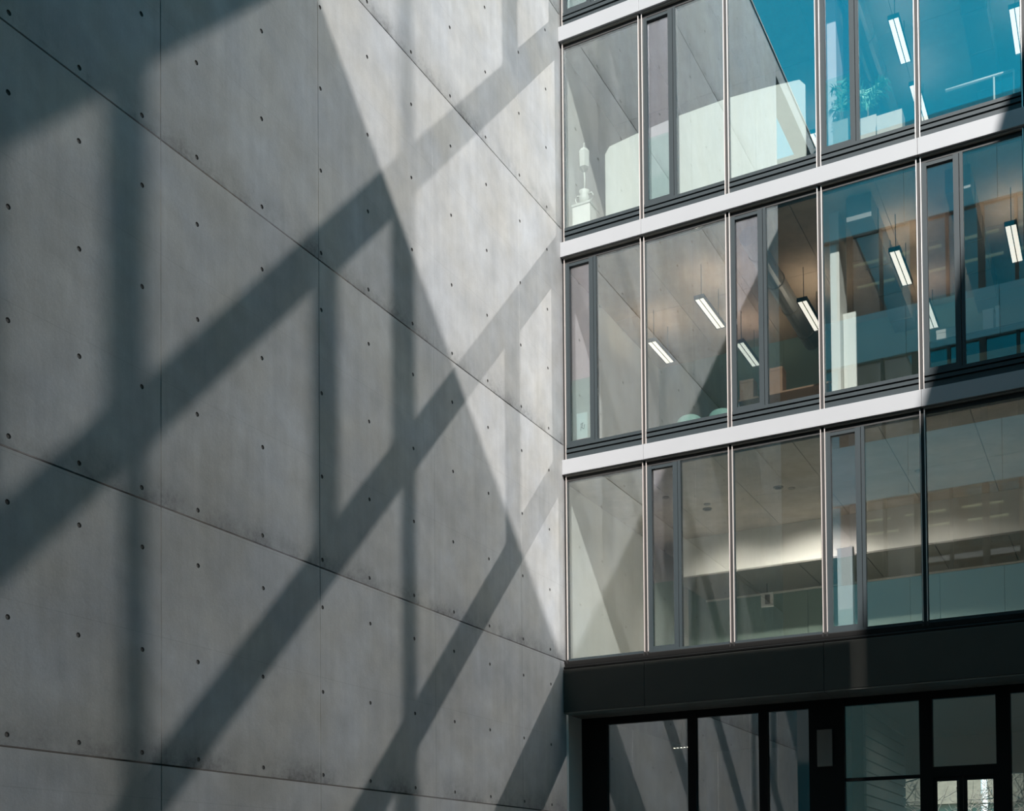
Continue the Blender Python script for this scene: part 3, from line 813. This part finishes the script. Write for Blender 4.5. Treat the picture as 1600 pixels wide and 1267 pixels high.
chair(1.55, 1.74, 8.765, R(180), M['chair'], 'teal shell chair at the bottom of the second bay of the middle storey', 'shell chairs')
chair(2.10, 1.76, 8.765, R(172), M['chair'], 'teal shell chair behind the mullion right of the second bay, middle storey', 'shell chairs')
# ------------------------------------------------------------------ middle storey furniture
def desk(x0, x1, y0, y1, zf, h, mat, lab):
    e = empty('desk', ((x0+x1)/2, (y0+y1)/2, zf), lab, 'desk')
    w = (x1-x0)/2; d = (y1-y0)/2
    box('desktop', (-w, -d, h-.03), (w, d, h), mat, e, .004)
    for sx_ in (-1, 1):
        for sy in (-1, 1):
            box('leg', (sx_*(w-.05)-.02, sy*(d-.05)-.02, 0), (sx_*(w-.05)+.02, sy*(d-.05)+.02, h-.03), M['duct'], e)
    return e
desk(2.5, 4.1, 1.25, 1.9, 8.765, 0.74, M['wood'], 'wood-topped desk behind the third bay of the middle storey')
desk(5.5, 7.2, 0.6, 1.3, 8.765, 0.74, M['black'], 'black desk behind the fifth bay of the middle storey')
for a, b, y, h0, h1, mat, lab, nm in (
    (2.55, 2.78, 1.5, 0.74, 1.10, M['wood'], 'small brown box on the desk behind the vent of the third bay, middle storey', 'box'),
    (2.86, 3.25, 1.55, 0.74, 1.22, M['wood'], 'wide brown box on the desk behind the third bay of the middle storey', 'box'),
    (5.72, 6.05, 0.85, 0.74, 0.93, M['box'], 'pinkish box on the black desk behind the vent of the fifth bay', 'box'),
    (6.36, 6.50, 0.85, 0.74, 1.08, M['paper'], 'upright pale file on the black desk at the right', 'file'),
    (6.53, 6.58, 0.85, 0.74, 1.10, M['paper'], 'thin pale file beside the upright one on the black desk', 'file')):
    e = empty('carton' if nm == 'box' else 'folder', ((a+b)/2, y, 8.767+h0), lab, nm)
    w = (b-a)/2
    box('body', (-w, -.12, 0), (w, .12, h1-h0-.02), mat, e, .003)
    box('lid' if nm == 'box' else 'spine', (-w-.004, -.124, h1-h0-.05), (w+.004, .124, h1-h0), mat, e, .003)
e = empty('picture_rail', (0, 4.34, 9.98), 'thin black rail along the sage back wall of the middle storey', 'rail')
box('rail', (1.9, 0.0, 0.0), (4.6, 0.04, 0.03), M['gap'], e)
for x in (2.2, 3.1, 4.0):
    box('bracket', (x, 0.03, -0.06), (x+.03, 0.06, 0.06), M['gap'], e)
e = empty('wall_board', (3.1, 4.32, 9.3), 'dark framed pinboard on the sage back wall under the rail', 'board')
box('frame', (-0.6, 0, 0), (0.6, 0.05, 0.62), M['gap'], e); box('cork', (-0.56, -0.01, 0.04), (0.56, 0, 0.58), M['wood'], e)
e = empty('poster_stand', (0.25, 0.17, 8.765), 'small white card with black scribble and red foot, first vent of middle storey', 'card')
box('card', (-0.09, 0, 0.16), (0.10, 0.012, 0.60), M['paper'], e)
box('red_foot', (-0.10, -0.03, 0.11), (0.11, 0.04, 0.16), M['red'], e)
MB().tube([(-0.02, -.004, .31), (-0.01, -.004, .42), (0.02, -.004, .43), (0.0, -.004, .35), (0.04, -.004, .33), (0.05, -.004, .40)], .007, 5).build('scribble', M['ink'], e)
box('base', (-0.1, -0.05, 0), (0.11, 0.06, 0.11), M['wscreen'], e)
e = empty('desk_lamp', (6.98, 0.8, 9.506), 'tiny desk lamp with a lit white bulb at the right edge of the middle storey', 'lamp')
MB().lathe([(.05, 0), (.05, .015), (.01, .02)], seg=12).build('base', M['gap'], e)
MB().tube([(0, 0, .02), (0, 0, .15)], .007, 6).build('arm', M['gap'], e)
MB().lathe([(.008, .15), (.022, .165), (.022, .18), (.008, .195)], seg=12).build('bulb', M['spot'], e, smooth=True)
